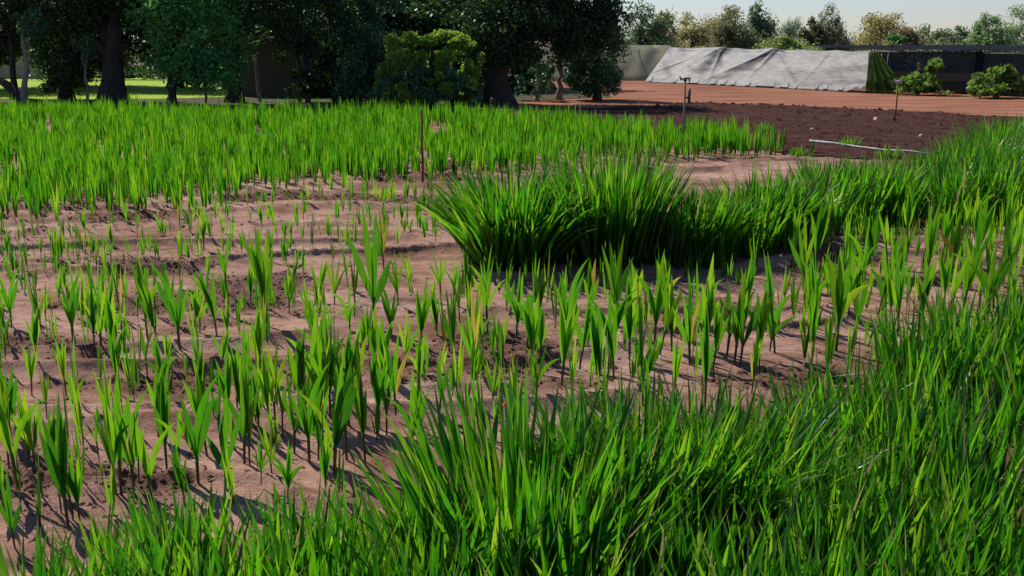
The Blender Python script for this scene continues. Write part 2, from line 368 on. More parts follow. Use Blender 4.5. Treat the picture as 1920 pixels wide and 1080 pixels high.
def stalk(mb, H, x0=0.0, y0=0.0, r=.0115, lean=0.0, rot=0.0):
    z = np.linspace(-.04, H, 5); k = np.tan(lean) * np.clip(z, 0, 9)
    mb.tube(np.stack([x0 + k * math.cos(rot), y0 + k * math.sin(rot), z], 1), np.array([.8, .9, 1, 1.15, 1.0]) * r, 6, 0, .7)
VAR = []
for k in range(60):
    f, s = MB(), MB(); kind = ['two_leaf', 'three_leaf', 'broad', 'open', 'twin'][k % 5]
    ln = RNG.normal(0, .07)
    if kind == 'two_leaf': h = fan(f, 2, 1, .11, sh=.33, lean=ln); stalk(s, h, lean=ln, r=.011)
    elif kind == 'three_leaf': h = fan(f, 4, 1, .13, sh=.27, lean=ln); stalk(s, h, lean=ln, r=.012)
    elif kind == 'broad': h = fan(f, 5, 1, .15, sh=.27, wk=1.15, lean=ln); stalk(s, h, lean=ln, r=.013)
    elif kind == 'open': h = fan(f, 4, 1, .27, sh=.24, wk=1.0, lean=ln); stalk(s, h, lean=ln, r=.013)
    else:
        for x0, hh, r0 in ((-.035, 1, 0), (.05, .8, .7)):
            h = fan(f, 3, hh, .16, x0, RNG.normal(0, .02), .28, 1.0, ln, r0); stalk(s, h, x0, 0, .011, ln, r0)
    VAR.append((kind, f.mesh('leaf_fan', M['young']), s.mesh('stalk', M['stalk'])))
# base column, base row, height in rows of the photograph (a letter picks a kind: o open, b broad, n narrow, t twin)
SEEN = """7 490 55;15 490 65;43 507 65;53 515 55;77 487 50;100 500 78 b;117 497 75 b;130 490 50;153 470 45;175 487 62;210 503 78;242 487 40 n;258 473 30 n;310 450 45;323 487 30 n;
383 470 78;388 587 118 n;408 637 150;430 593 100;425 560 150 n;470 573 90;500 620 212 b;533 470 62;545 480 50;520 450 40;570 423 60;617 453 45;603 450 45;542 587 95 o;577 590 72 o;600 567 100;627 573 110 o;
277 637 178 b;297 643 130;310 570 60 n;337 653 170 o;327 607 130;363 627 110;375 623 110 o;427 640 90;78 623 118 o;67 680 112 b;137 643 142 o;143 648 120;178 657 132;190 660 152 o;207 667 110;217 673 135 b;
5 643 108;18 650 98;98 693 30 n;105 693 55 n;653 540 90;665 590 135;705 612 235 o;720 507 125 o;747 573 112 o;755 433 32;770 440 42 o;775 553 100;787 660 142;827 553 95 o;850 567 92;870 533 82 n;935 543 80 n;903 567 62;
853 693 165;887 687 105;943 693 142;968 637 142 b;987 667 132;998 697 165 b;1013 677 112 b;1082 620 82;1053 722 185 b;1100 660 90;1140 693 172;1150 627 110 o;1180 677 182;1227 647 172 b;1237 667 160;1260 660 152 b;
1293 683 172 o;1303 650 162;1318 663 182 b;1325 665 160;1363 667 175 o;1377 680 172 b;1388 683 165;1337 693 152;1423 675 155 b;1453 663 192;1443 660 120;1520 593 140;1567 593 150 o;1590 593 130;1605 607 150;1460 612 140 o;
33 907 250 o;17 877 200;80 933 195 o;128 987 270 b;137 973 185 o;150 980 140;28 1027 160 o;88 787 120;147 803 145 n;183 910 72 n;193 910 62;218 927 205 o;237 927 240 t;230 777 115 b;287 967 240 n;313 883 200;338 893 170 n;
372 907 210 o;423 917 200 o;413 820 140;388 853 178 b;458 867 205 o;468 870 195;487 820 135;507 797 150 b;517 800 145;510 893 115;552 850 190 o;580 867 195 o;597 863 160;627 887 240;650 863 260 n;685 867 220 b;
710 803 170 b;725 817 185;742 773 155 o;787 740 130;823 793 140;925 763 110;560 780 180 b;575 800 170;590 770 185 b;605 800 190 t;620 790 195 b;640 780 190;655 800 170 o;670 770 165 b;375 750 110;430 790 155 b;445 770 140;520 760 135 o;
545 740 110;20 830 185 b;55 860 140;65 880 160 o;318 782 135 o;455 800 160 b;400 775 150;480 790 120;530 820 150;700 700 130;760 690 120 o;880 740 120;1005 740 120;905 655 100 o;690 660 95;735 640 120;820 630 95;
40 960 130 o;100 900 150 b;115 960 190;260 900 120 n;350 960 150;10 960 150 b;-20 900 200 o;-10 780 130;490 905 90;540 940 120;610 930 130"""
rows = []
for q in SEEN.replace('\n', '').split(';'):
    a = q.split(); rows.append((float(a[0]), float(a[1]), float(a[2]), a[3] if len(a) > 3 else ''))
taken = [(a, b) for a, b, *_ in rows]
def scatter(n, poly, hfrac, jit, mind):
    got = 0; xs_, ys_ = zip(*poly); tries = 0
    while got < n and tries < n * 60:
        tries += 1
        x, y = RNG.uniform(min(xs_), max(xs_)), RNG.uniform(min(ys_), max(ys_))
        if not inpoly(np.array([x]), np.array([y]), poly)[0]: continue
        s = (y - HZ) / 400
        if any(abs(x - a) < mind * s and abs(y - b) < mind * .45 * s for a, b in taken): continue
        rows.append((x, y, hfrac * (y - HZ) * RNG.uniform(1 - jit, 1 + jit), '')); taken.append((x, y)); got += 1
scatter(26, [(0, 440), (330, 425), (600, 400), (830, 400), (820, 480), (500, 500), (0, 530)], .13, .3, 22)
scatter(46, [(1480, 470), (1930, 440), (1930, 600), (1700, 630), (1560, 680), (1480, 620)], .30, .2, 22)
scatter(24, [(850, 580), (1480, 600), (1480, 720), (1300, 790), (1000, 760), (850, 700)], .26, .25, 30)
scatter(22, [(0, 540), (700, 540), (820, 640), (780, 720), (0, 720)], .17, .4, 34)
scatter(14, [(0, 740), (760, 720), (800, 850), (640, 900), (0, 990)], .2, .3, 34)
PICK = {'': (0, 1, 1, 2, 3), 'o': (3,), 'b': (2,), 'n': (0,), 't': (4,)}
KIND_WORDS = {'two_leaf': 'two leaved gladiolus', 'three_leaf': 'slim fanned gladiolus', 'broad': 'broad fanned gladiolus',
              'open': 'wide open gladiolus', 'twin': 'twin shooted gladiolus'}
def where(x, y):
    if y < 535: return 'on pale soil just before the dense far stand' if x < 820 else 'among plants behind the bright row'
    if x > 1480: return 'in the close row between dark clumps and near thicket'
    if x > 1270: return 'in the bright row beside the near thicket'
    if x > 820: return 'on soil below the big dark clump' if y < 700 else 'where the near thicket meets the bed'
    if 540 < x < 700 and 740 < y < 830: return 'in the crowded bunch mid bed'
    if y > 840: return 'on bare soil behind the grassy fringe'
    if y > 715: return 'on crumbly soil in mid bed'
    return 'on open pale soil with its shadow beside it'
for x, y, hp, k in sorted(rows, key=lambda r: -r[1]):
    gx, gy = G(x, y); gz = float(ground_z(gx, gy)); gx, gy = G(x, y, gz)
    Hm = hgt(y - hp, gx, gy) - gz
    ki = int(RNG.choice(PICK[k])); kind, fm_, sm_ = VAR[ki + 5 * int(RNG.integers(12))]
    size = 'tall' if Hm > .66 else 'knee high' if Hm > .40 else 'short'
    lab = f"{size} {KIND_WORDS[kind]} {where(x, y)}"
    face = RNG.normal(0, .5) + (np.pi if RNG.random() < .5 else 0)
    o = empty('gladiolus_plant', (gx, gy, gz), lab, 'plant', 'young gladiolus plants spaced out in the sandy bed', face, Hm)
    link('leaf_fan', fm_, o); link('stalk', sm_, o)

# ------------------------------------------------------------------ dense stands
def spots(poly, dens, edge=0.0):
    p = np.array(poly); a, b = p.min(0), p.max(0); n = int(dens * np.prod(b - a))
    x = RNG.uniform(a[0], b[0], n); y = RNG.uniform(a[1], b[1], n); k = inpoly(x, y, poly); x, y = x[k], y[k]
    if edge:
        d = edge_dist(x, y, poly); k = RNG.random(len(x)) < np.clip(d / edge, .12, 1); x, y = x[k], y[k]
    return x, y
FIELD = gp([(-260, 216), (300, 218), (600, 222), (900, 226), (1040, 232), (1150, 245), (1290, 262), (1530, 288), (1535, 300), (1450, 306), (1200, 318), (1000, 345), (830, 352), (560, 368), (440, 418), (280, 424), (0, 432), (-330, 440)])
def stand(name, x, y, hm, hj, per, W, spread, m, label, cat, rows_=5, cols=2):
    mb, st = MB(), MB(); n = len(x); z = ground_z(x, y)
    nb = per; idx = np.repeat(np.arange(n), nb); N = len(idx)
    rot = RNG.normal(0, .6, n)[idx]; k = np.tile(np.linspace(-1, 1, nb), n) + RNG.normal(0, .25, N)
    H = (np.broadcast_to(hm, (n,)) * RNG.uniform(1 - hj, 1 + hj, n))[idx]; rp = RNG.random(n)[idx]
    ang = k * spread + RNG.normal(0, .05, n)[idx]
    base = np.stack([x[idx] + k * .008, y[idx] + RNG.normal(0, .012, N), z[idx] + H * .12], 1)
    blades(mb, base, H * .9 * (1.05 - .3 * np.abs(k)), W * RNG.uniform(.7, 1.2, N), np.where(ang > 0, rot, rot + np.pi), np.abs(ang), RNG.uniform(0, .16, N), np.pi / 2 + RNG.normal(0, .35, N),
           rows_, cols, .2, .3, .42, (rp * .5 + RNG.random(N) * .5))
    zb = np.stack([x, y, z - .02], 1)
    blades(mb, zb, H[::nb] * .34, .022, RNG.uniform(0, 6.28, n), .02, 0, 0, 2, 2, .2, 1, .9, RNG.random(n))
    o = mb.build(name, m); tag(o, label, cat, None, 'stuff'); return o
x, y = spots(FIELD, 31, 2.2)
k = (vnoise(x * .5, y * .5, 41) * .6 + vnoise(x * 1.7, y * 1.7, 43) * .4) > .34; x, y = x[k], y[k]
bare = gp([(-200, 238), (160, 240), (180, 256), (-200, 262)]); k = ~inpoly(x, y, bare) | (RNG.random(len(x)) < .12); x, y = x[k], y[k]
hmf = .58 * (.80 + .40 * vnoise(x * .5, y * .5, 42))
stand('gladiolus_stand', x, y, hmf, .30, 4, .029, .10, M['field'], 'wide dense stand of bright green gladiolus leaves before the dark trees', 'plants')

x1, y1 = spots(gp([(-60, 425), (300, 415), (560, 368), (830, 352), (830, 470), (640, 520), (300, 545), (-60, 560)]), 7)
x2, y2 = spots(gp([(1470, 470), (1940, 430), (1960, 640), (1700, 680), (1560, 730), (1470, 640)]), 15)
x3, y3 = spots(gp([(-40, 560), (800, 540), (1450, 600), (1450, 740), (1000, 880), (640, 960), (-40, 1000)]), 6.5)
def to_rows(x, y, gap): u = y - .16 * x; return x, np.round(u / gap) * gap + RNG.normal(0, gap * .11, len(x)) + .16 * x
x1, y1 = to_rows(x1, y1, .62); x3, y3 = to_rows(x3, y3, .46)
x4, y4 = spots(gp([(810, 480), (850, 560), (1260, 570), (1500, 500), (1480, 470), (1240, 520), (840, 510)]), 9); x3, y3 = np.concatenate([x3, x4]), np.concatenate([y3, y4])
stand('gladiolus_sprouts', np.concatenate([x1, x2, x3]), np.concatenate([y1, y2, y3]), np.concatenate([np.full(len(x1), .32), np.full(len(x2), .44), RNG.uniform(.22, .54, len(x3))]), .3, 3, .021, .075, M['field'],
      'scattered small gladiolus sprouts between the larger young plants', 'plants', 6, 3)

def tussock(mb, cx, cy, n, rx, ry, H, W, lean_out, bend, seed_r=.25, side=0.0, face=0.0, cols=3, rows_=7, up=.08):
    """arching sword leaves rising from a patch of ground and leaning outward"""
    a = RNG.uniform(0, 2 * np.pi, n); r = np.sqrt(RNG.random(n)); x = cx + rx * r * np.cos(a); y = cy + ry * r * np.sin(a)
    az = a + RNG.normal(0, .45, n); ln = np.abs(RNG.normal(up, .05, n)) + lean_out * r ** 1.5 * RNG.uniform(.5, 1.2, n)
    base = np.stack([x, y, ground_z(x, y) - .02], 1)
    blades(mb, base, H * RNG.uniform(.68, 1.08, n), W * RNG.uniform(.65, 1.2, n), az, ln, bend * RNG.uniform(.1, 1.1, n) * (.35 + r), RNG.normal(face, .7, n), rows_, cols, .22, .55, .35, RNG.random(n), 1.9)
def clump(name, label, n, px, py, rxp, H, W, lean, bend, ry=.4, group=None):
    mb = MB(); cx, cy = G(px, py); rx = rxp / FOC * math.hypot(cy, CAM_H)
    tussock(mb, cx, cy, n, rx, ry, H, W, lean, bend); o = link(name, None, None, (cx, cy, 0)); o.empty_display_size = .1
    for v in mb.V: v -= np.array([cx, cy, 0])
    tag(o, label, 'plant', group); mb.build('leaves', M['mature'], o); return o
gq = 'big old clumps in a band across the field'
clump('gladiolus_clump', 'big dark clump with leaves arching out over the bare soil', 900, 965, 486, 88, 1.10, .038, .46, .62, .5, gq)
clump('gladiolus_clump', 'tall upright clump with a dark shaded base, second along the band', 620, 1140, 482, 92, 1.24, .040, .22, .40, .5, gq)
clump('gladiolus_clump', 'short bushy clump with lighter leaves, wedged between the two tall clumps', 320, 1042, 462, 55, .84, .036, .4, .6, .4, gq)
clump('gladiolus_clump', 'rounded clump catching pale glints on its leaves, third along the band', 620, 1290, 484, 75, .84, .036, .30, .6, .32, gq)
clump('gladiolus_clump', 'low wide clump with pale shiny bent leaves where the band turns away', 640, 1430, 458, 85, .78, .034, .32, .6, .32, gq)
clump('gladiolus_clump', 'small pointed tuft beside the white pipe', 260, 1550, 385, 40, .80, .032, .25, .3, .35, gq)
BAND = gp([(1230, 512), (1250, 470), (1400, 455), (1500, 432), (1540, 400), (1620, 388), (1760, 362), (1830, 318), (1960, 282), (2300, 300), (2300, 425), (1920, 415), (1620, 428), (1500, 455), (1400, 488)])
mb = MB(); x, y = spots(BAND, 10)
for a, b in zip(x, y):
    far = b > 14
    tussock(mb, a, b, 34, .26, .26, (.58 + .46 * float(vnoise(a * .9, b * .9, 51))) * (1.0 if a < 5 else 1.12), .034, .28, .5, cols=2, rows_=6)
tag(mb.build('gladiolus_band', M['mature']), 'thick band of mature gladiolus leaves running to the dark tilled plot', 'plants', None, 'stuff')

NEAR = gp([(2700, 560), (2100, 600), (1920, 625), (1700, 680), (1560, 760), (1470, 830), (1300, 890), (1100, 960), (900, 1075), (700, 1060), (520, 1045), (330, 1065), (190, 1125), (40, 1190), (-150, 1260), (-300, 1900), (2700, 1900)])
mb = MB(); x, y = spots(NEAR, 26)
ed = edge_dist(x, y, NEAR); hn = (.50 + .20 * vnoise(x * 1.1, y * 1.1, 61)) * np.clip(.80 + .10 * (x + 2.2), .74, 1.0) * np.clip(.8 + ed * .5, .8, 1)
for a, b, h in zip(x, y, hn):
    if float(vnoise(a * 1.7 + 5, b * 1.7, 62)) < (.27 if a > 1.4 else .22) and a > .3: continue
    tussock(mb, a, b, 17, .13, .13, h * 1.12, .027, .20, .36, cols=3, rows_=7, up=.08)
tag(mb.build('gladiolus_thicket', M['mature']), 'tangled near thicket of narrow glossy gladiolus leaves with a few dry ones', 'plants', None, 'stuff')
gq = 'large clumps rising out of the near thicket'
clump('gladiolus_clump', 'large clump with a dark hollow heart and long lime leaves spreading from it', 420, 985, 1085, 165, .86, .040, .32, .32, .42, gq)
clump('gladiolus_clump', 'clump whose upper leaves bend over toward the dry stems', 420, 1330, 960, 180, .76, .028, .40, .75, .42, gq)
clump('gladiolus_clump', 'dense upright clump at the edge of the bed, brighter than the thicket', 360, 1180, 990, 150, .78, .036, .25, .35, .4, gq)

# ------------------------------------------------------------------ trees
def crown_mesh(name, ells, n, leaf, m, clumps=26, tight=.34, inner=.55):
    """leaf clumps spread through ellipsoids ((x,y,z),(rx,ry,rz)); leaves small folded quads; gaps between clumps"""
    vol = np.array([e[1][0] * e[1][1] * e[1][2] for e in ells]) ** .75; share = vol / vol.sum(); PP, RR = [], []
    for e, s in zip(ells, share):
        c, r = np.array(e[0], float), np.array(e[1], float); k = max(5, int(clumps * s * 1.15)); ne = int(n * s)
        d = RNG.normal(size=(k, 3)); d /= np.linalg.norm(d, axis=1)[:, None]; q = d * (inner + (1 - inner) * RNG.random((k, 1))) * .93
        sz = tight * RNG.uniform(.55, 1.25, k); cr = RNG.random(k)
        i = RNG.choice(k, ne, p=sz ** 2 / (sz ** 2).sum()); v = RNG.normal(size=(ne, 3)) * .52
        v *= np.minimum(1, 1.25 / (np.linalg.norm(v, axis=1)[:, None] + 1e-9))
        PP.append(c + (q[i] + v * sz[i][:, None]) * r); RR.append(cr[i] * .55 + RNG.random(ne) * .45)
    p = np.concatenate(PP); rnd = np.concatenate(RR); n = len(p); keep = p[:, 2] > .12; p, rnd = p[keep], rnd[keep]; n = len(p)
    a = RNG.normal(size=(n, 3)); a[:, 2] -= .25; a /= np.linalg.norm(a, axis=1)[:, None]
    b = np.cross(a, RNG.normal(size=(n, 3))); b /= np.linalg.norm(b, axis=1)[:, None] + 1e-9
    L = leaf * RNG.uniform(.6, 1.3, n)[:, None]; W = L * .30
    V = np.stack([p - a * L * .5, p + b * W, p + a * L * .5, p - b * W], 1).reshape(-1, 3)
    F = np.arange(n * 4).reshape(n, 4)
    A = np.zeros((n, 4, 3)); A[..., 0] = rnd[:, None]; A[..., 1] = .5; A[..., 2] = .5
    return to_mesh(name, V, F, m, A.reshape(-1, 3), None, False)
def limbs(mb, base, top, r0, ells, nb=6, wob=.12, flare=1.5):
    base, top = np.array(base, float), np.array(top, float); k = 9; t = np.linspace(0, 1, k)[:, None]
    pts = base + (top - base) * t + RNG.normal(0, wob, (k, 3)) * np.array([1, 1, .2]) * np.sin(t * 2.6) * .5
    pts[0, 2] -= .15
    rad = r0 * (1 - .55 * t[:, 0]); rad[0] *= flare; rad[1] *= 1 + (flare - 1) * .35
    mb.tube(pts, rad, 12, .14)
    for q in range(nb):
        i = int(RNG.integers(k // 2, k)); e = ells[int(RNG.integers(len(ells)))]
        d = RNG.normal(size=3); d /= np.linalg.norm(d); end = np.array(e[0]) + d * np.array(e[1]) * .75
        u = np.linspace(0, 1, 6)[:, None]; pp = pts[i] + (end - pts[i]) * u + np.array([0, 0, 1]) * np.sin(u * np.pi) * .18 * np.linalg.norm(end - pts[i])
        pp[1:-1] += RNG.normal(0, .05, (4, 3)); mb.tube(pp, rad[i] * (.55 - .47 * u[:, 0]), 7, .15)
def tree(name, label, cat, bx, by, Y, cr, n, leaf, m, trunk_px=20, top_row=40, bark='bark', nb=6, clumps=30, tight=.34, group=None, lean_px=0, extra=None, inner=.55, wob=.12):
    """bx,by: trunk foot in the photograph; cr: crown ellipsoids (px, row, half width px, half height px[, depth offset, depth radius])"""
    f = P(bx, by, Y); foot = np.array([f[0], Y, 0.0]); k = FOC / math.hypot(Y, 1); E = []
    for c in cr:
        o = c[4] if len(c) > 4 else 0; p = np.array(P(c[0], c[1], Y + o)); rx, rz = c[2] / k, c[3] / k
        E.append((p - foot, (rx, c[5] if len(c) > 5 else max(.6, .8 * rx), rz)))
    o = link(name, None, None, tuple(foot)); o.empty_display_size = .2; tag(o, label, cat, group)
    tm = MB(); top = np.array(P(bx + lean_px, top_row, Y)) - foot
    if trunk_px: limbs(tm, (0, 0, 0), top, trunk_px / 2 / k, E, nb, wob)
    if extra: extra(tm, E)
    if tm.n: tm.build('trunk', M[bark], o)
    link('crown', crown_mesh('crown', E, n, leaf, m, clumps, tight, inner), o)
    return o
D = 39.5
gt = 'dark trees along the far edge of the field'
tree('leaning_tree', 'slender dark tree with a fallen limb beside it at the lawn edge', 'tree', 27, 188, 41, [(0, 15, 75, 50), (-70, 0, 70, 70), (0, -80, 110, 80)], 9000, .15, M['dark'], 13, 30, lean_px=-4, group=gt)
tree('pale_sapling', 'thin grey stemmed tree with pinkish broken bark near the beige wall', 'tree', 46, 196, 38.5, [(62, 42, 36, 26)], 900, .13, M['shrub'], 11, 30, 'pale_bark', 5, 14, group=gt)
tree('bush_tree', 'rounded near black tree with foliage down to the lawn', 'tree', 125, 186, 41.5, [(125, 85, 70, 92), (120, -60, 120, 90), (60, 10, 60, 40), (125, 148, 64, 30), (165, 110, 40, 40)], 26000, .15, M['dark'], 24, 60, group=gt, clumps=60, tight=.36)
tree('thin_sapling', 'very thin pale stem standing before the near black tree', 'sapling', 163, 200, 38.5, [(166, 88, 22, 30)], 420, .13, M['shrub'], 5, 62, 'pale_bark', 4, 10, tight=.4, group=gt)
def fork(mb, E):
    mb.tube([(0, 0, 2.3), (-.25, .1, 3.1), (-.5, .2, 4.3)], [.28, .2, .12], 10, .12); mb.tube([(0.1, 0, 2.3), (.3, .1, 3.2), (.75, .1, 4.4)], [.26, .18, .1], 10, .12)
tree('thick_tree', 'big tree with a thick furrowed brown trunk forking near the top', 'tree', 213, 198, 39, [(195, -50, 110, 60), (275, 0, 45, 50), (150, 0, 70, 60), (215, 0, 60, 48, 1.5)], 22000, .16, M['dark'], 50, 40, extra=fork, clumps=90, group=gt, wob=.03)
tree('leafy_tree', 'mid green leafy tree with a rounded crown beside the brown shed', 'tree', 322, 192, 37.8, [(362, 62, 100, 92), (370, -30, 110, 70), (330, 125, 74, 48), (415, 115, 48, 50), (350, -170, 130, 100)], 26000, .16, M['mid'], 15, 70, clumps=110, tight=.34, group=gt)
tree('stout_tree', 'dark tree with a short stout trunk against the brown shed', 'tree', 440, 192, 39.5, [(480, 10, 90, 82), (470, -80, 130, 80), (530, 65, 55, 46), (480, -190, 140, 100)], 20000, .15, M['dark'], 30, 60, clumps=60, group=gt)
def stems(mb, E):
    for dx, tp in ((1.0, (.9, .2, 3.6)), (1.32, (1.6, .3, 3.5)), (-.3, (-.6, .2, 3.4))):
        mb.tube([(dx, 0, -.1), (dx + .03, .05, 1.4), tp], [.09, .075, .05], 8, .1)
tree('multi_stem_tree', 'dark open tree with several slim stems and flecks of light in its crown', 'tree', 577, 190, 39.5, [(600, 45, 85, 75), (590, 115, 55, 45), (585, -40, 70, 55), (570, 155, 40, 25), (535, -130, 70, 70)], 19000, .15, M['dark'], 8, 60, extra=stems, clumps=60, tight=.3, group=gt)
tree('low_tree', 'olive dark tree with light green flecks above the bushy shrub', 'tree', 668, 190, 40.5, [(668, 55, 56, 56), (680, -5, 70, 40), (640, 120, 40, 50)], 11000, .14, M['shrub'], 10, 60, clumps=46, tight=.3, group=gt)
tree('bushy_shrub', 'bushy dark blue green shrub beside the lime topped bush', 'shrub', 692, 192, 38.6, [(692, 120, 54, 68), (670, 162, 44, 34), (720, 90, 34, 32)], 10000, .14, M['shrub'], 10, 140, clumps=46, group=gt)
def props(mb, E):
    for dx in (-1.0, .55, 1.25, -.4): mb.tube([(dx, -.6, -.1), (dx + .02, -.6, 1.0), (dx, -.5, 1.75)], [.035, .033, .03], 7, .05)
tree('lime_bush', 'tall square topped bush with bright lime leaves on top and bare stems', 'bush', 812, 205, 36.2, [(775, 85, 48, 26), (835, 84, 52, 25), (742, 96, 34, 26, .3), (868, 92, 34, 24), (800, 74, 36, 16), (760, 130, 42, 45), (850, 130, 42, 48), (805, 115, 40, 40), (735, 165, 24, 24), (760, 160, 40, 34, -.5), (850, 158, 42, 36, -.5), (805, 170, 30, 24, -.6), (775, 186, 46, 20, -.3), (850, 186, 44, 20, -.3), (725, 150, 26, 50), (890, 120, 22, 36, .3)], 24000, .13, M['lime'], 12, 90, 'bark', 8, 80, .3, gt, 0, props)
tree('olive_bush', 'loose olive bush with bare stems under the lime topped bush', 'bush', 790, 205, 35.8, [(745, 165, 38, 36), (800, 160, 42, 40), (850, 168, 36, 34), (885, 180, 26, 24), (715, 182, 28, 22)], 9000, .13, M['shrub'], 7, 150, 'bark', 8, 50, .3, gt)
tree('creeping_bush', 'low deep green bush at the foot of the lime topped bush', 'bush', 855, 192, 37.8, [(858, 158, 34, 34), (880, 172, 22, 22)], 2200, .12, M['shrub'], 6, 150, clumps=20, group=gt)
tree('broad_tree', 'largest dark tree with a thick straight trunk and wide low crown', 'tree', 933, 197, 38.6, [(985, 15, 160, 66, .8, 1.7), (1010, 60, 110, 62), (1090, 20, 72, 78), (905, 88, 62, 46, .6, 1.1), (1010, -55, 140, 56), (925, 70, 84, 52, -.9, 1.0), (960, 105, 40, 34, -.7, .7), (850, 30, 60, 30, 1.6, 1.0), (830, 0, 80, 46, 2.5), (960, 95, 60, 36), (1060, 70, 70, 60)], 42000, .16, M['dark'], 54, 60, clumps=150, tight=.32, nb=12, group=gt, wob=.04)
tree('round_shrub', 'tall dense dark shrub at the end of the tree line by the netting', 'shrub', 1120, 182, 41.5, [(1118, 112, 52, 72), (1135, 60, 34, 42), (1090, 142, 36, 40), (1130, 150, 36, 32)], 13000, .13, M['shrub'], 14, 110, clumps=54, group=gt)
tree('sparse_shrub', 'thin grey green shrub beside the thick straight trunk', 'shrub', 1008, 184, 41, [(1012, 140, 30, 42), (985, 165, 20, 22)], 1300, .12, M['shrub'], 7, 120, 'timber', 6, 22, .32, gt)
tree('narrow_tree', 'narrow tree with a bare brown stem between the two shrubs', 'tree', 1048, 182, 41.5, [(1052, 80, 34, 26)], 900, .13, M['shrub'], 11, 90, 'timber', 5, 16, group=gt)
gb = 'dark trees filling the gap behind the tree line'
for bx, Y, hw, lab in ((-120, 50, 170, 'deep shade tree beyond the slender tree at the lawn edge'), (110, 54, 140, 'tall black tree behind the rounded near black tree'), (330, 52, 130, 'tall dark tree behind the mid green leafy tree'),
                       (520, 50, 120, 'dark tree rising over the brown shed roof'), (690, 52, 130, 'dark tree behind the olive flecked tree'), (860, 53, 130, 'dark tree behind the lime topped bush')):
    tree('shade_tree', lab, 'tree', bx, 182, Y, [(bx, 10, hw * 1.1, 84), (bx + 30, -60, hw * 1.1, 70), (bx - 20, 80, hw * .75, 50), (bx + 40, 90, hw * .7, 50)], 24000, .24, M['dark'], 26, 70, clumps=60, tight=.36, group=gb)
for bx, Y, hw, yt, lab in ((620, 43.5, 44, 128, 'low leafy bush filling the gap beside the brown shed'), (750, 44, 60, 130, 'low leafy bush behind the square topped lime bush'), (560, 47, 80, 110, 'low dark hedge bush between the shed and the shrub'), (700, 47, 90, 120, 'low dark bush behind the bushy blue green shrub'), (830, 48, 60, 125, 'low dark bush behind the lime topped bush'), (140, 62, 95, 118, 'far bush on the lawn behind the rounded near black tree'), (300, 63, 80, 122, 'far bush on the lawn behind the thick furrowed trunk'), (440, 62, 90, 120, 'far bush behind the stout tree by the shed'), (985, 47, 50, 120, 'low dark bush behind the sparse grey shrub')):
    tree('low_bush', lab, 'bush', bx, 180, Y, [(bx, (yt + 185) / 2, hw, (185 - yt) / 2 + 6), (bx + hw * .6, 150, hw * .7, 34)], 5200, .2, M['dark'], 8, 150, clumps=30, group=gb)

# trees beyond the netting
gf = 'trees beyond the shade netting'
FAR = [(1205, 14, 52, 72, (.030, .075, .026), 'dark green tree beside the pale net screen'), (1243, 14, 26, 84, (.14, .15, .06), 'pale olive wispy tree behind the dark green one'),
       (1300, 22, 56, 92, (.16, .15, .055), 'yellowish olive tree, lowest on the tarpaulin side'), (1350, 12, 50, 95, (.14, .12, .06), 'brownish bare topped tree behind the tall olive one'),
       (1388, 22, 52, 76, (.075, .080, .030), 'broad olive tree with dark twigs over the tarpaulin'), (1422, 0, 42, 80, (.050, .095, .045), 'tallest far tree with a ragged green top'),
       (1482, 30, 32, 118, (.10, .15, .09), 'pale bluish green tree farthest away'), (1478, 66, 40, 70, (.12, .17, .035), 'low yellow green bush above the tarpaulin edge'),
       (1525, 34, 34, 76, (.070, .065, .026), 'dark olive brown tree with twiggy top'), (1562, 20, 38, 80, (.075, .090, .036), 'olive tree with a pointed leafy top'),
       (1635, 20, 56, 88, (.17, .15, .050), 'golden olive tree with a smooth rounded crown'), (1692, 50, 42, 82, (.13, .10, .055), 'low reddish brown thicket tree'),
       (1738, 54, 34, 84, (.07, .13, .04), 'low green tree beneath the thin pole'), (1778, 46, 42, 78, (.085, .12, .055), 'grey green tree between pole and pale tall tree'),
       (1850, 27, 44, 80, (.09, .15, .055), 'fresh green tree with a bushy top'), (1905, 14, 52, 86, (.11, .17, .07), 'pale green tall tree over the black netting'),
       (1985, 20, 60, 84, (.09, .14, .05), 'green tree past the pale tall one')]
for k, (bx, yt, hw, Y, c, lab) in enumerate(FAR):
    lo = 150; cy = (yt + lo) / 2; hh = (lo - yt) / 2 * 1.02
    cr = [(bx, cy + hh * .12, hw, hh * .85), (bx + RNG.uniform(-.35, .35) * hw, yt + hh * .42, hw * .62, hh * .44), (bx + RNG.uniform(-.6, .6) * hw, yt + hh * .75, hw * .62, hh * .5)]
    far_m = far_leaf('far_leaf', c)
    cr.append((bx, 112, hw * 1.45, 42)); tree('far_tree', lab, 'tree', bx, 125, Y, cr, 14000, .20 if k % 3 else .16, far_m, 12, 60, clumps=90, tight=.36, nb=10, group=gf, wob=.3)

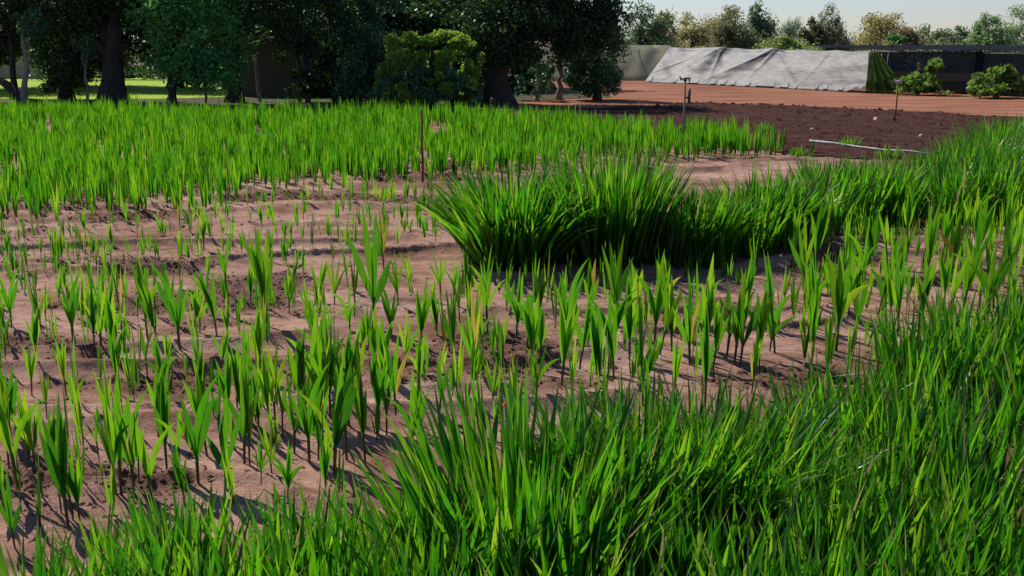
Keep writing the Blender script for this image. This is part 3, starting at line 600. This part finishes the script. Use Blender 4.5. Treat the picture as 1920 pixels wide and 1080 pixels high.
# ------------------------------------------------------------------ shade netting
def cloth_mat(name, c1, c2, alpha=1.0, trans=.2, rough=.7, sx=(1, 1, 4)):
    m, t, p, L = mat(name); n = noise(t, 1.6, 5, .6, None, sx); col = ramp(t, [(.3, c1), (.7, c2)], n)
    L.new(col, p.inputs['Base Color']); p.inputs['Roughness'].default_value = rough; p.inputs['Specular IOR Level'].default_value = .12; bump(t, p, noise(t, 5, 4, .6, None, sx), .4, .05)
    td = t.nodes.new('ShaderNodeBsdfTranslucent'); L.new(col, td.inputs[0]); mx = t.nodes.new('ShaderNodeMixShader'); mx.inputs[0].default_value = trans
    L.new(p.outputs[0], mx.inputs[1]); L.new(td.outputs[0], mx.inputs[2]); out = mx.outputs[0]
    if alpha < 1:
        tr = t.nodes.new('ShaderNodeBsdfTransparent'); m2 = t.nodes.new('ShaderNodeMixShader'); m2.inputs[0].default_value = alpha
        L.new(tr.outputs[0], m2.inputs[1]); L.new(out, m2.inputs[2]); out = m2.outputs[0]
    L.new(out, t.nodes['Material Output'].inputs[0]); return m
M['tarp'] = cloth_mat('silver_cloth', (.15, .15, .148), (.31, .308, .30), 1, .15, .45)
M['screen'] = cloth_mat('pale_net', (.52, .53, .40), (.64, .64, .50), .97, .62, .8)
M['net'] = cloth_mat('black_net', (.024, .033, .038), (.045, .064, .058), .95, .05, .7, (2, 2, .5))
M['roofnet'] = cloth_mat('roof_net', (.012, .014, .022), (.028, .030, .042), .97, .05, .9)
M['roofnet'].node_tree.nodes['Principled BSDF'].inputs['Specular IOR Level'].default_value = 0
M['sunlit_green'] = cloth_mat('sunlit_plants_green', (.05, .11, .025), (.13, .24, .05), .9, .4, .8, (5, 5, .6))  # streaky green imitating sunlit plants inside the netting
M['steel'] = simple('steel_post', (.03, .03, .035), (.08, .08, .09), 9, .5, None, .1)
M['grey_pipe'] = simple('grey_pipe', (.28, .27, .26), (.52, .51, .50), 5, .6, None, .1)

YA, YB = G(1208, 155)[1], G(1622, 175)[1]            # the sheet's foot
def tarp_fn(u, v):
    bx = 1208 + (1621 - 1208) * u; by = 155 + 20 * u
    tx = 1256 + (1634 - 1256) * u; ty = 87.5 + 7.5 * u
    out = np.zeros(u.shape + (3,))
    yb = YA + (YB - YA) * u; yt = yb + 1.3
    for idx in np.ndindex(u.shape):
        b = P(bx[idx], by[idx], yb[idx]); t = P(tx[idx], ty[idx], yt[idx]); b = (b[0], b[1], max(b[2], .02))
        k = v[idx]; out[idx] = [b[q] + (t[q] - b[q]) * k for q in range(3)]
    X_, Y_, Z_ = out[..., 0], out[..., 1], out[..., 2]
    wr = np.sin(v * np.pi) * (vnoise(u * 9, v * 2.2 + u * 3, 71) - .5) * .9 + (vnoise(u * 26 + v * 5, v * 3, 72) - .5) * .28 + (vnoise(u * 5 - v * 4, v * 6, 73) - .5) * .35
    fold = sum(np.exp(-((u - a_ + (1 - v) * b_) / .010) ** 2) * np.clip(v * 1.4, 0, 1) * np.clip((1.02 - v) * 5, 0, 1) * c_ * .38 for a_, b_, c_ in ((.25, .20, .16), (.26, -.02, .13), (.24, .33, .12), (.52, .30, .14), (.53, .10, .12), (.54, -.18, .12), (.80, .12, .08), (.82, -.10, .08)))
    peak = fold + np.exp(-((u - .24 + (1 - v) * .10) / .05) ** 2) * v * .35 + np.exp(-((u - .50 + (1 - v) * .25) / .05) ** 2) * v * .25
    Z_ = Z_ + (v > .02) * peak * .25 - (v > .9) * np.abs(np.sin(u * 19)) * .05 + np.clip(1 - v * 6, 0, 1) * (np.clip((vnoise(u * 8 + 2.3, v * 0, 74) - .55) * 2.2, 0, .45) + (vnoise(u * 45, v * 0, 78) > .62) * .06)
    return X_, Y_ - wr * .28 - peak * 1.1, Z_
s_ = MB(); s_.sheet(tarp_fn, 320, 40)
me = s_.mesh('tarpaulin', M['tarp']); tp = link('tarpaulin', me)
md = tp.modifiers.new('thickness', 'SOLIDIFY'); md.thickness = .012
tag(tp, 'long wrinkled silver grey sheet sloping over the end of the shade netting', 'tarpaulin')
Ys = 62.0
s_ = MB(); a0, a1, b0, b1 = P(1000, 154, Ys), P(1232, 154, Ys), P(1000, 85, Ys), P(1262, 86, Ys)
s_.sheet(lambda u, v: ((a0[0] + (a1[0] - a0[0]) * u) * (1 - v) + (b0[0] + (b1[0] - b0[0]) * u) * v, Ys + (vnoise(u * 12, v * 3, 75) - .5) * .3 + v * .8, v * (b0[2]) + u * 0), 40, 8)
so_ = empty('net_screen', (0, 0, 0), 'pale greenish net screen behind the tall dense shrub', 'net screen')
o = s_.build('net_panel', M['screen'], so_); o.modifiers.new('thickness', 'SOLIDIFY').thickness = .02
for q in range(4):
    s_ = MB(); x0 = a0[0] + (a1[0] - a0[0]) * (q + .3) / 4; s_.tube([(x0, Ys + .9, 0), (x0, Ys + .95, b0[2] + .02)], .04, 8); s_.build('post', M['steel'], so_)

sh_ = empty('shade_house', (0, 0, 0), 'low shade house of black netting on dark posts behind the leafy shrubs', 'shade house')
wl = [(1632, 170, 96), (1830, 178, 94), (2010, 186, 95), (2250, 197, 97)]
foot = [G(a, b) for a, b, c in wl]; HT = hgt(95, 0, foot[1][1])
for q in range(3):
    (x0, y0), (x1, y1) = foot[q], foot[q + 1]; s_ = MB()
    s_.sheet(lambda u, v: (x0 + (x1 - x0) * u, y0 + (y1 - y0) * u + (vnoise(u * 9 + q * 20, v * 1.5, 76) - .5) * .22 * np.sin(v * 3.1), v * HT * .93 + .01), 40, 8)
    s_.build('net_wall', M['net'], sh_)
    s_ = MB(); s_.tube([(x0, y0 - .06, HT * .95), (x1, y1 - .06, HT * .95)], .035, 8); s_.build('rail', M['grey_pipe'] if q else M['steel'], sh_)
for q, (x0, y0) in enumerate(foot):
    s_ = MB(); s_.tube([(x0, y0 - .02, -.1), (x0, y0 - .02, HT + .04)], .055 if q else .035, 10); s_.build('post', M['steel'], sh_)
    if q == 1: s_.V = []; s_.F = []; s_.A = []; s_.n = 0; s_.sheet(lambda u, v: (x0 - .25 + .5 * u, y0 - .12 + .06 * np.sin(u * 9), .02 + v * HT * .97), 9, 6); s_.build('net_seam', M['roofnet'], sh_)
s_ = MB(); p0, p1 = foot[0], foot[-1]
bx0, by0 = P(1480, 90, 64)[:2]
s_.sheet(lambda u, v: ((p0[0] + (p1[0] - p0[0]) * u) * (1 - v) + (bx0 + 32 * u) * v, (p0[1] + (p1[1] - p0[1]) * u) * (1 - v) + (by0 - 8 * u) * v, HT + .02 + .10 * v + (vnoise(u * 14, v * 6, 77) - .5) * .12), 60, 20)
s_.build('net_roof', M['roofnet'], sh_)
s_ = MB(); e0, e1, e2 = G(1621, 174.5), G(1684, 172), G(1640, 171)
s_.sheet(lambda u, v: (e0[0] + (e1[0] - e0[0]) * u * (1 - v * .78), e0[1] - .14 + .26 * np.sin(u * 26) * (1 - v * .6), .02 + v * HT * .95), 40, 8)
s_.build('sunlit_plants_sheet', M['sunlit_green'], sh_)  # added sheet, coloured to stand in for sunlit plants behind the net
for px in (1632, 1643, 1655):
    s_ = MB(); a = G(px, 173.5); s_.tube([(a[0], a[1] - .28, 0), (a[0] + .02, a[1] - .26, HT * .93)], .03, 7); s_.build('post', M['steel'], sh_)

# garden plants before the netting
def leafy(name, label, px, py, crowns, n, leaf, stem_rows, grp=None):
    Y = G(px, py)[1]; return tree(name, label, 'plant', px, py, Y, crowns, n, leaf, M['lime2'], 5, stem_rows, 'timber', 8, 34, .34, grp, inner=.35)
M['lime2'] = tree_leaf('garden_leaf', (.05, .11, .02), (.10, .19, .03), (.30, .40, .14), (.12, .30, .02), (.30, .5, .05), .42, .35)
leafy('palm_shrub', 'bushy palm like shrub with one taller leafy stem against black netting', 1722, 178, [(1722, 158, 42, 22), (1738, 122, 24, 13), (1700, 150, 24, 16), (1750, 160, 18, 18)], 1500, .26, 118)
leafy('garden_shrub', 'wide leafy shrub with pale tips against the black netting', 1872, 184, [(1870, 160, 52, 24), (1880, 132, 34, 14), (1840, 160, 26, 20), (1905, 150, 24, 18)], 2100, .26, 130)
leafy('weed_patch', 'low grey green weeds at the foot of the palm like shrub', 1765, 181, [(1768, 176, 22, 7)], 260, .14, 172)
tree('papaya_plant', 'small dark plant with a few big leaves poking above the netting', 'plant', 1674, 110, 56, [(1676, 74, 20, 8)], 90, .34, M['mid'], 3, 78, clumps=7, tight=.3, group=None)
s_ = MB(); b = P(1737, 100, 86); s_.tube([(0, 0, 0), (0, 0, hgt(46, 0, 86))], .09, 8); po = s_.build('thin_pole', M['steel'], None, loc=(b[0], 86, 0)); tag(po, 'thin dark pole rising above the far trees', 'pole')

# ------------------------------------------------------------------ shed, wall, stakes, sprinklers, pipe
Y0 = 43.5; c0, c1 = P(452, 185, Y0), P(566, 185, Y0); zt = hgt(92, 0, Y0); zr = hgt(72, 0, Y0)
so_ = empty('garden_shed', ((c0[0] + c1[0]) / 2, Y0, 0), 'plain brown shed with a shallow gable shaded by the trees', 'shed'); hw = (c1[0] - c0[0]) / 2
M['shed'] = simple('brown_boards', (.11, .095, .08), (.17, .145, .12), 5, .9, (6, 6, .4), .5, .02)
s_ = MB(); prof = [(-hw, 0), (hw, 0), (hw, zt), (0, zr), (-hw, zt)]
V = [(x, y, z) for y in (0, 3.0) for x, z in prof]
s_.add(V, [(0, 1, 2, 4), (4, 2, 3, 3), (5, 9, 7, 6), (9, 8, 7, 7), (0, 4, 9, 5), (1, 6, 7, 2)]); s_.build('wall', M['shed'], so_, False)
for sg in (-1, 1):
    s_ = MB(); a = math.atan2(zr - zt, hw); L = math.hypot(hw, zr - zt) + .25
    V = [(sg * (0 + (L * math.cos(a)) * u), y, zr + .02 + th_ - L * math.sin(a) * u) for u in (0, 1) for y in (-.2, 3.2) for th_ in (0, .06)]
    s_.add(V, [(0, 1, 3, 2), (4, 6, 7, 5), (0, 4, 5, 1), (2, 3, 7, 6), (0, 2, 6, 4), (1, 5, 7, 3)]); s_.build('roof', M['bark'], so_, False)
M['wall'] = simple('beige_render', (.38, .30, .22), (.52, .42, .32), 1.5, .9, (1, 1, 3), .2)
Yw = 66; w0, w1 = P(-260, 100, Yw), P(75, 100, Yw); s_ = MB(); zc = hgt(68, 0, Yw)
s_.box(((w0[0] + w1[0]) / 2, Yw, zc / 2), (w1[0] - w0[0], .25, zc)); gw = s_.build('garden_wall', M['wall'], None, False); tag(gw, 'beige rendered wall across the far side of the lawn', 'wall')
s_ = MB(); s_.box(((w0[0] + w1[0]) / 2, Yw, zc + .05), (w1[0] - w0[0] + .1, .35, .1)); s_.build('coping', M['wall'], gw, False)

def stake(name, px, py, top, r, m, label, dx=0, tip=None):
    gx, gy = G(px, py); gz = float(ground_z(gx, gy)); h = hgt(top, gx, gy) - gz; k = dx / FOC * gy
    s_ = MB(); z = np.linspace(-.05, h, 7); pts = np.stack([k * z / h + RNG.normal(0, r * .25, 7), RNG.normal(0, r * .25, 7), z], 1); s_.tube(pts, r * np.linspace(1.1, .9, 7), 8, .1)
    o = s_.build(name, m, None, loc=(gx, gy, gz)); tag(o, label, 'stake' if 'stake' in name else 'post'); return o, h
stake('wooden_stake', 793, 346, 206, .020, M['red_wood'], 'thin brown wooden stake standing at the edge of the dense stand')
stake('pale_post', 488, 192, 104, .07, M['pale_bark'], 'pale post leaning in front of the brown shed', -5)
stake('tree_stake', 387, 196, 150, .05, M['pale_bark'], 'short pale stake under the mid green leafy tree')
stake('grey_stake', 318, 240, 182, .03, M['timber'], 'grey brown stake rising from the dense stand')
stake('red_stake', 576, 192, 142, .045, M['red_wood'], 'reddish stake among the slim stemmed tree')
stake('short_post', 925, 212, 184, .10, M['bark'], 'short dark post before the thick straight trunk')
s_ = MB(); a = P(-15, 140, 39.5); b = P(46, 192, 39); s_.tube([(a[0], a[1], a[2]), ((a[0] + b[0]) / 2, 39.3, (a[2] + b[2]) / 2 + .1), (b[0], b[1], .02), (b[0] + .7, 38.9, .06)], [.09, .16, .22, .12], 9, .2)
tag(s_.build('fallen_limb', M['bark']), 'dark fallen limb sloping down to the grass at the lawn edge', 'limb')

M['brass'] = simple('dull_plastic', (.55, .56, .58), (.75, .75, .75), 30, .4, None, .1)
def sprinkler(px, py, top, label, valve):
    gx, gy = G(px, py); h = hgt(top, gx, gy); o = empty('sprinkler', (gx, gy, 0), label, 'sprinkler', 'sprinkler risers')
    s_ = MB(); s_.tube([(0, 0, -.05), (.01, 0, h * .5), (0, 0, h)], .022, 8); s_.build('riser', M['red_wood'] if not valve else M['timber'], o)
    s_ = MB(); s_.tube([(0, 0, h), (0, 0, h + .05)], [.04, .03], 8); s_.tube([(-.09, 0, h + .045), (.09, 0, h + .055)], .018, 6); s_.tube([(.09, 0, h - .02), (.09, 0, h + .07)], .016, 6); s_.tube([(-.08, 0, h + .02), (-.12, 0, h + .10)], [.02, .012], 6); s_.build('sprinkler_head', M['brass'] if not valve else M['steel'], o)
    if valve:
        s_ = MB(); s_.tube([(.0, 0, h * .78), (.09, 0, h * .78)], .02, 6); s_.tube([(.10, 0, h * .70), (.10, 0, h * .90)], .03, 8); s_.build('valve', M['steel'], o)
sprinkler(1279, 290, 152, 'tall sprinkler riser with a side valve at the end of the dense stand', True)
sprinkler(1677, 232, 155, 'thin rusty sprinkler riser with a pale head in the tilled plot', False)

s_ = MB(); pts = [G(*q) for q in [(1518, 269), (1560, 275), (1610, 280), (1660, 287), (1705, 291), (1760, 297)]]; u = np.array(pts)
s_.tube(np.stack([u[:, 0], u[:, 1], .07 + .02 * np.sin(np.arange(6) * 2.0)], 1), .024, 10)
pi_ = s_.build('irrigation_pipe', M['grey_pipe']); tag(pi_, 'white irrigation pipe lying along the edge of the tilled plot', 'pipe')

# weeds on the plot
for px, py, wpx, lab in ((1432, 247, 22, 'pale green weed tuft at the tip of the dense stand'), (1590, 276, 26, 'small weeds growing over the pipe'), (1665, 297, 30, 'low weeds beside the far end of the pipe'), (1497, 296, 20, 'thin weed tuft where the dense stand ends by the pipe')):
    gx, gy = G(px, py); mb = MB(); n = 110; rr = wpx / FOC * gy; x = rr * .8 * np.sqrt(RNG.random(n)) * np.cos(RNG.uniform(0, 6.28, n)); y = .25 * RNG.uniform(-1, 1, n)
    blades(mb, np.stack([x, y, np.zeros(n)], 1), RNG.uniform(.12, .34, n), .018, RNG.uniform(0, 6.28, n), RNG.uniform(.1, .9, n), RNG.uniform(0, .6, n), 0, 4, 2, .2, .6, .4)
    tag(mb.build('weed_tuft', M['young'], None, loc=(gx, gy, .01)), lab, 'weeds', 'weed tufts by the tilled plot')

# stones, clods and crumbs
def lumps(name, pts, rad, m, label, cat, flat=.65):
    mb = MB(); P8 = np.array([(1, 0, 0), (.5, .87, 0), (-.5, .87, 0), (-1, 0, 0), (-.5, -.87, 0), (.5, -.87, 0), (0, 0, .8), (0, 0, -.5)])
    F8 = [(i, (i + 1) % 6, 6, 6) for i in range(6)] + [((i + 1) % 6, i, 7, 7) for i in range(6)]; F8 = np.array(F8)
    n = len(pts); sc_ = rad[:, None, None] * RNG.uniform(.6, 1.3, (n, 8, 1)) * np.array([1, 1, flat]); V = P8[None] * sc_ + pts[:, None]
    a = RNG.uniform(0, 6.28, n); mb.add(V.reshape(-1, 3), (np.arange(n)[:, None, None] * 8 + F8[None]).reshape(-1, 4), np.repeat(RNG.random((n, 3)), 8, 0))
    o = mb.build(name, m, None, False); tag(o, label, cat, None, 'stuff'); return o
x, y = RNG.uniform(-7, 7, 90000), RNG.uniform(2.2, 16, 90000); k = (clods(x, y) > RNG.random(90000) * 1.0) | (RNG.random(90000) < .02); k &= inpoly(x, y, BED); x, y = x[k], y[k]
M['crumb'] = simple('soil_crumb', (.06, .027, .018), (.22, .12, .085), 9, .95, None, .4)
lumps('soil_crumbs', np.stack([x, y, ground_z(x, y) + .003], 1), np.abs(RNG.normal(0, .011, len(x))) + .004, M['crumb'], 'small dark crumbs of broken soil scattered over the bed', 'soil')
x, y = spots(TILL, 12); lumps('soil_clods', np.stack([x, y, np.full(len(x), .035)], 1), np.abs(RNG.normal(0, .045, len(x))) + .02, M['till'], 'loose dark clods lying over the tilled plot', 'soil')
M['stone'] = simple('pale_stone', (.42, .38, .34), (.62, .58, .54), 8, .85, None, .3)
for px, py, r, lab in ((1641, 228, .10, 'pale stone lying in the middle of the tilled plot'), (1726, 259, .07, 'small pale stone on the tilled plot near the pipe'), (1522, 247, .06, 'small pale stone on the tilled plot by the dense stand')):
    gx, gy = G(px, py); mb = MB(); t = np.linspace(0, np.pi, 7)
    mb.tube(np.stack([np.linspace(-1, 1, 7) * r * 1.3, RNG.normal(0, r * .08, 7), np.full(7, .02)], 1), np.maximum(np.sin(t), .15) * r * RNG.uniform(.8, 1.1, 7), 8, .25, .7)
    tag(mb.build('stone', M['stone'], None, False, loc=(gx, gy, .03), rz=RNG.uniform(0, 3)), lab, 'stone', 'pale stones in the tilled plot')

# dry straw and the two orange blooms
M['straw'] = leaf_mat('straw', [(0, (.30, .24, .13)), (.6, (.45, .38, .25)), (1, (.55, .50, .40))], [(0, (.2, .14, .06)), (1, (.3, .24, .12))], .55, .2, False)
x, y = spots(NEAR, 34); k = (x > -.2) | (RNG.random(len(x)) < .25); x, y = x[k], y[k]; n = len(x)
mb = MB(); blades(mb, np.stack([x, y, ground_z(x, y) + RNG.uniform(0, .22, n)], 1), RNG.uniform(.18, .5, n), RNG.uniform(.006, .016, n), RNG.uniform(0, 6.28, n), RNG.uniform(.7, 1.75, n), RNG.normal(0, .4, n), 0, 6, 2, .2, .7, .3)
tag(mb.build('dry_straw', M['straw']), 'dry bleached stalks tangled low in the near thicket', 'straw', None, 'stuff')
x, y = spots(gp([(0, 430), (820, 420), (1480, 600), (1480, 740), (900, 900), (0, 1080)]), 3); n = len(x); mb = MB()
blades(mb, np.stack([x, y, ground_z(x, y) + .012], 1), RNG.uniform(.04, .16, n), RNG.uniform(.003, .008, n), RNG.uniform(0, 6.28, n), RNG.uniform(1.35, 1.6, n), RNG.normal(0, .12, n), 0, 4, 2, .2, .8, .3)
tag(mb.build('straw_bits', M['straw']), 'short bits of dry straw lying on the bare soil', 'straw', None, 'stuff')
M['orange'] = leaf_mat('orange_petal', [(0, (.75, .16, .01)), (1, (.85, .26, .02))], [(0, (.8, .2, .01)), (1, (.9, .3, .02))], .5, .4, False)
def bloom(px, py, Y, r, label):
    c = P(px, py, Y); gz = float(ground_z(c[0], Y)); h = c[2] - gz; o = empty('orange_flower', (c[0], Y, gz), label, 'flower')
    s_ = MB(); s_.tube([(.02, .01, 0), (.01, 0, h * .5), (0, 0, h)], .004, 6); s_.build('stem', M['stalk'], o)
    mb = MB(); n = 26; a = RNG.uniform(0, 6.28, n); blades(mb, np.tile([[0, 0, h - .012]], (n, 1)), r * RNG.uniform(.8, 1.2, n), r * .7, a, RNG.uniform(.2, 1.5, n), .5, 0, 4, 3, .2, .4, .7, None, 3); mb.build('bloom', M['orange'], o)
bloom(948, 757, 5.2, .026, 'small orange bloom at the edge of the near thicket')
bloom(950, 925, 4.25, .03, 'orange bloom low in the dark heart of the large clump')
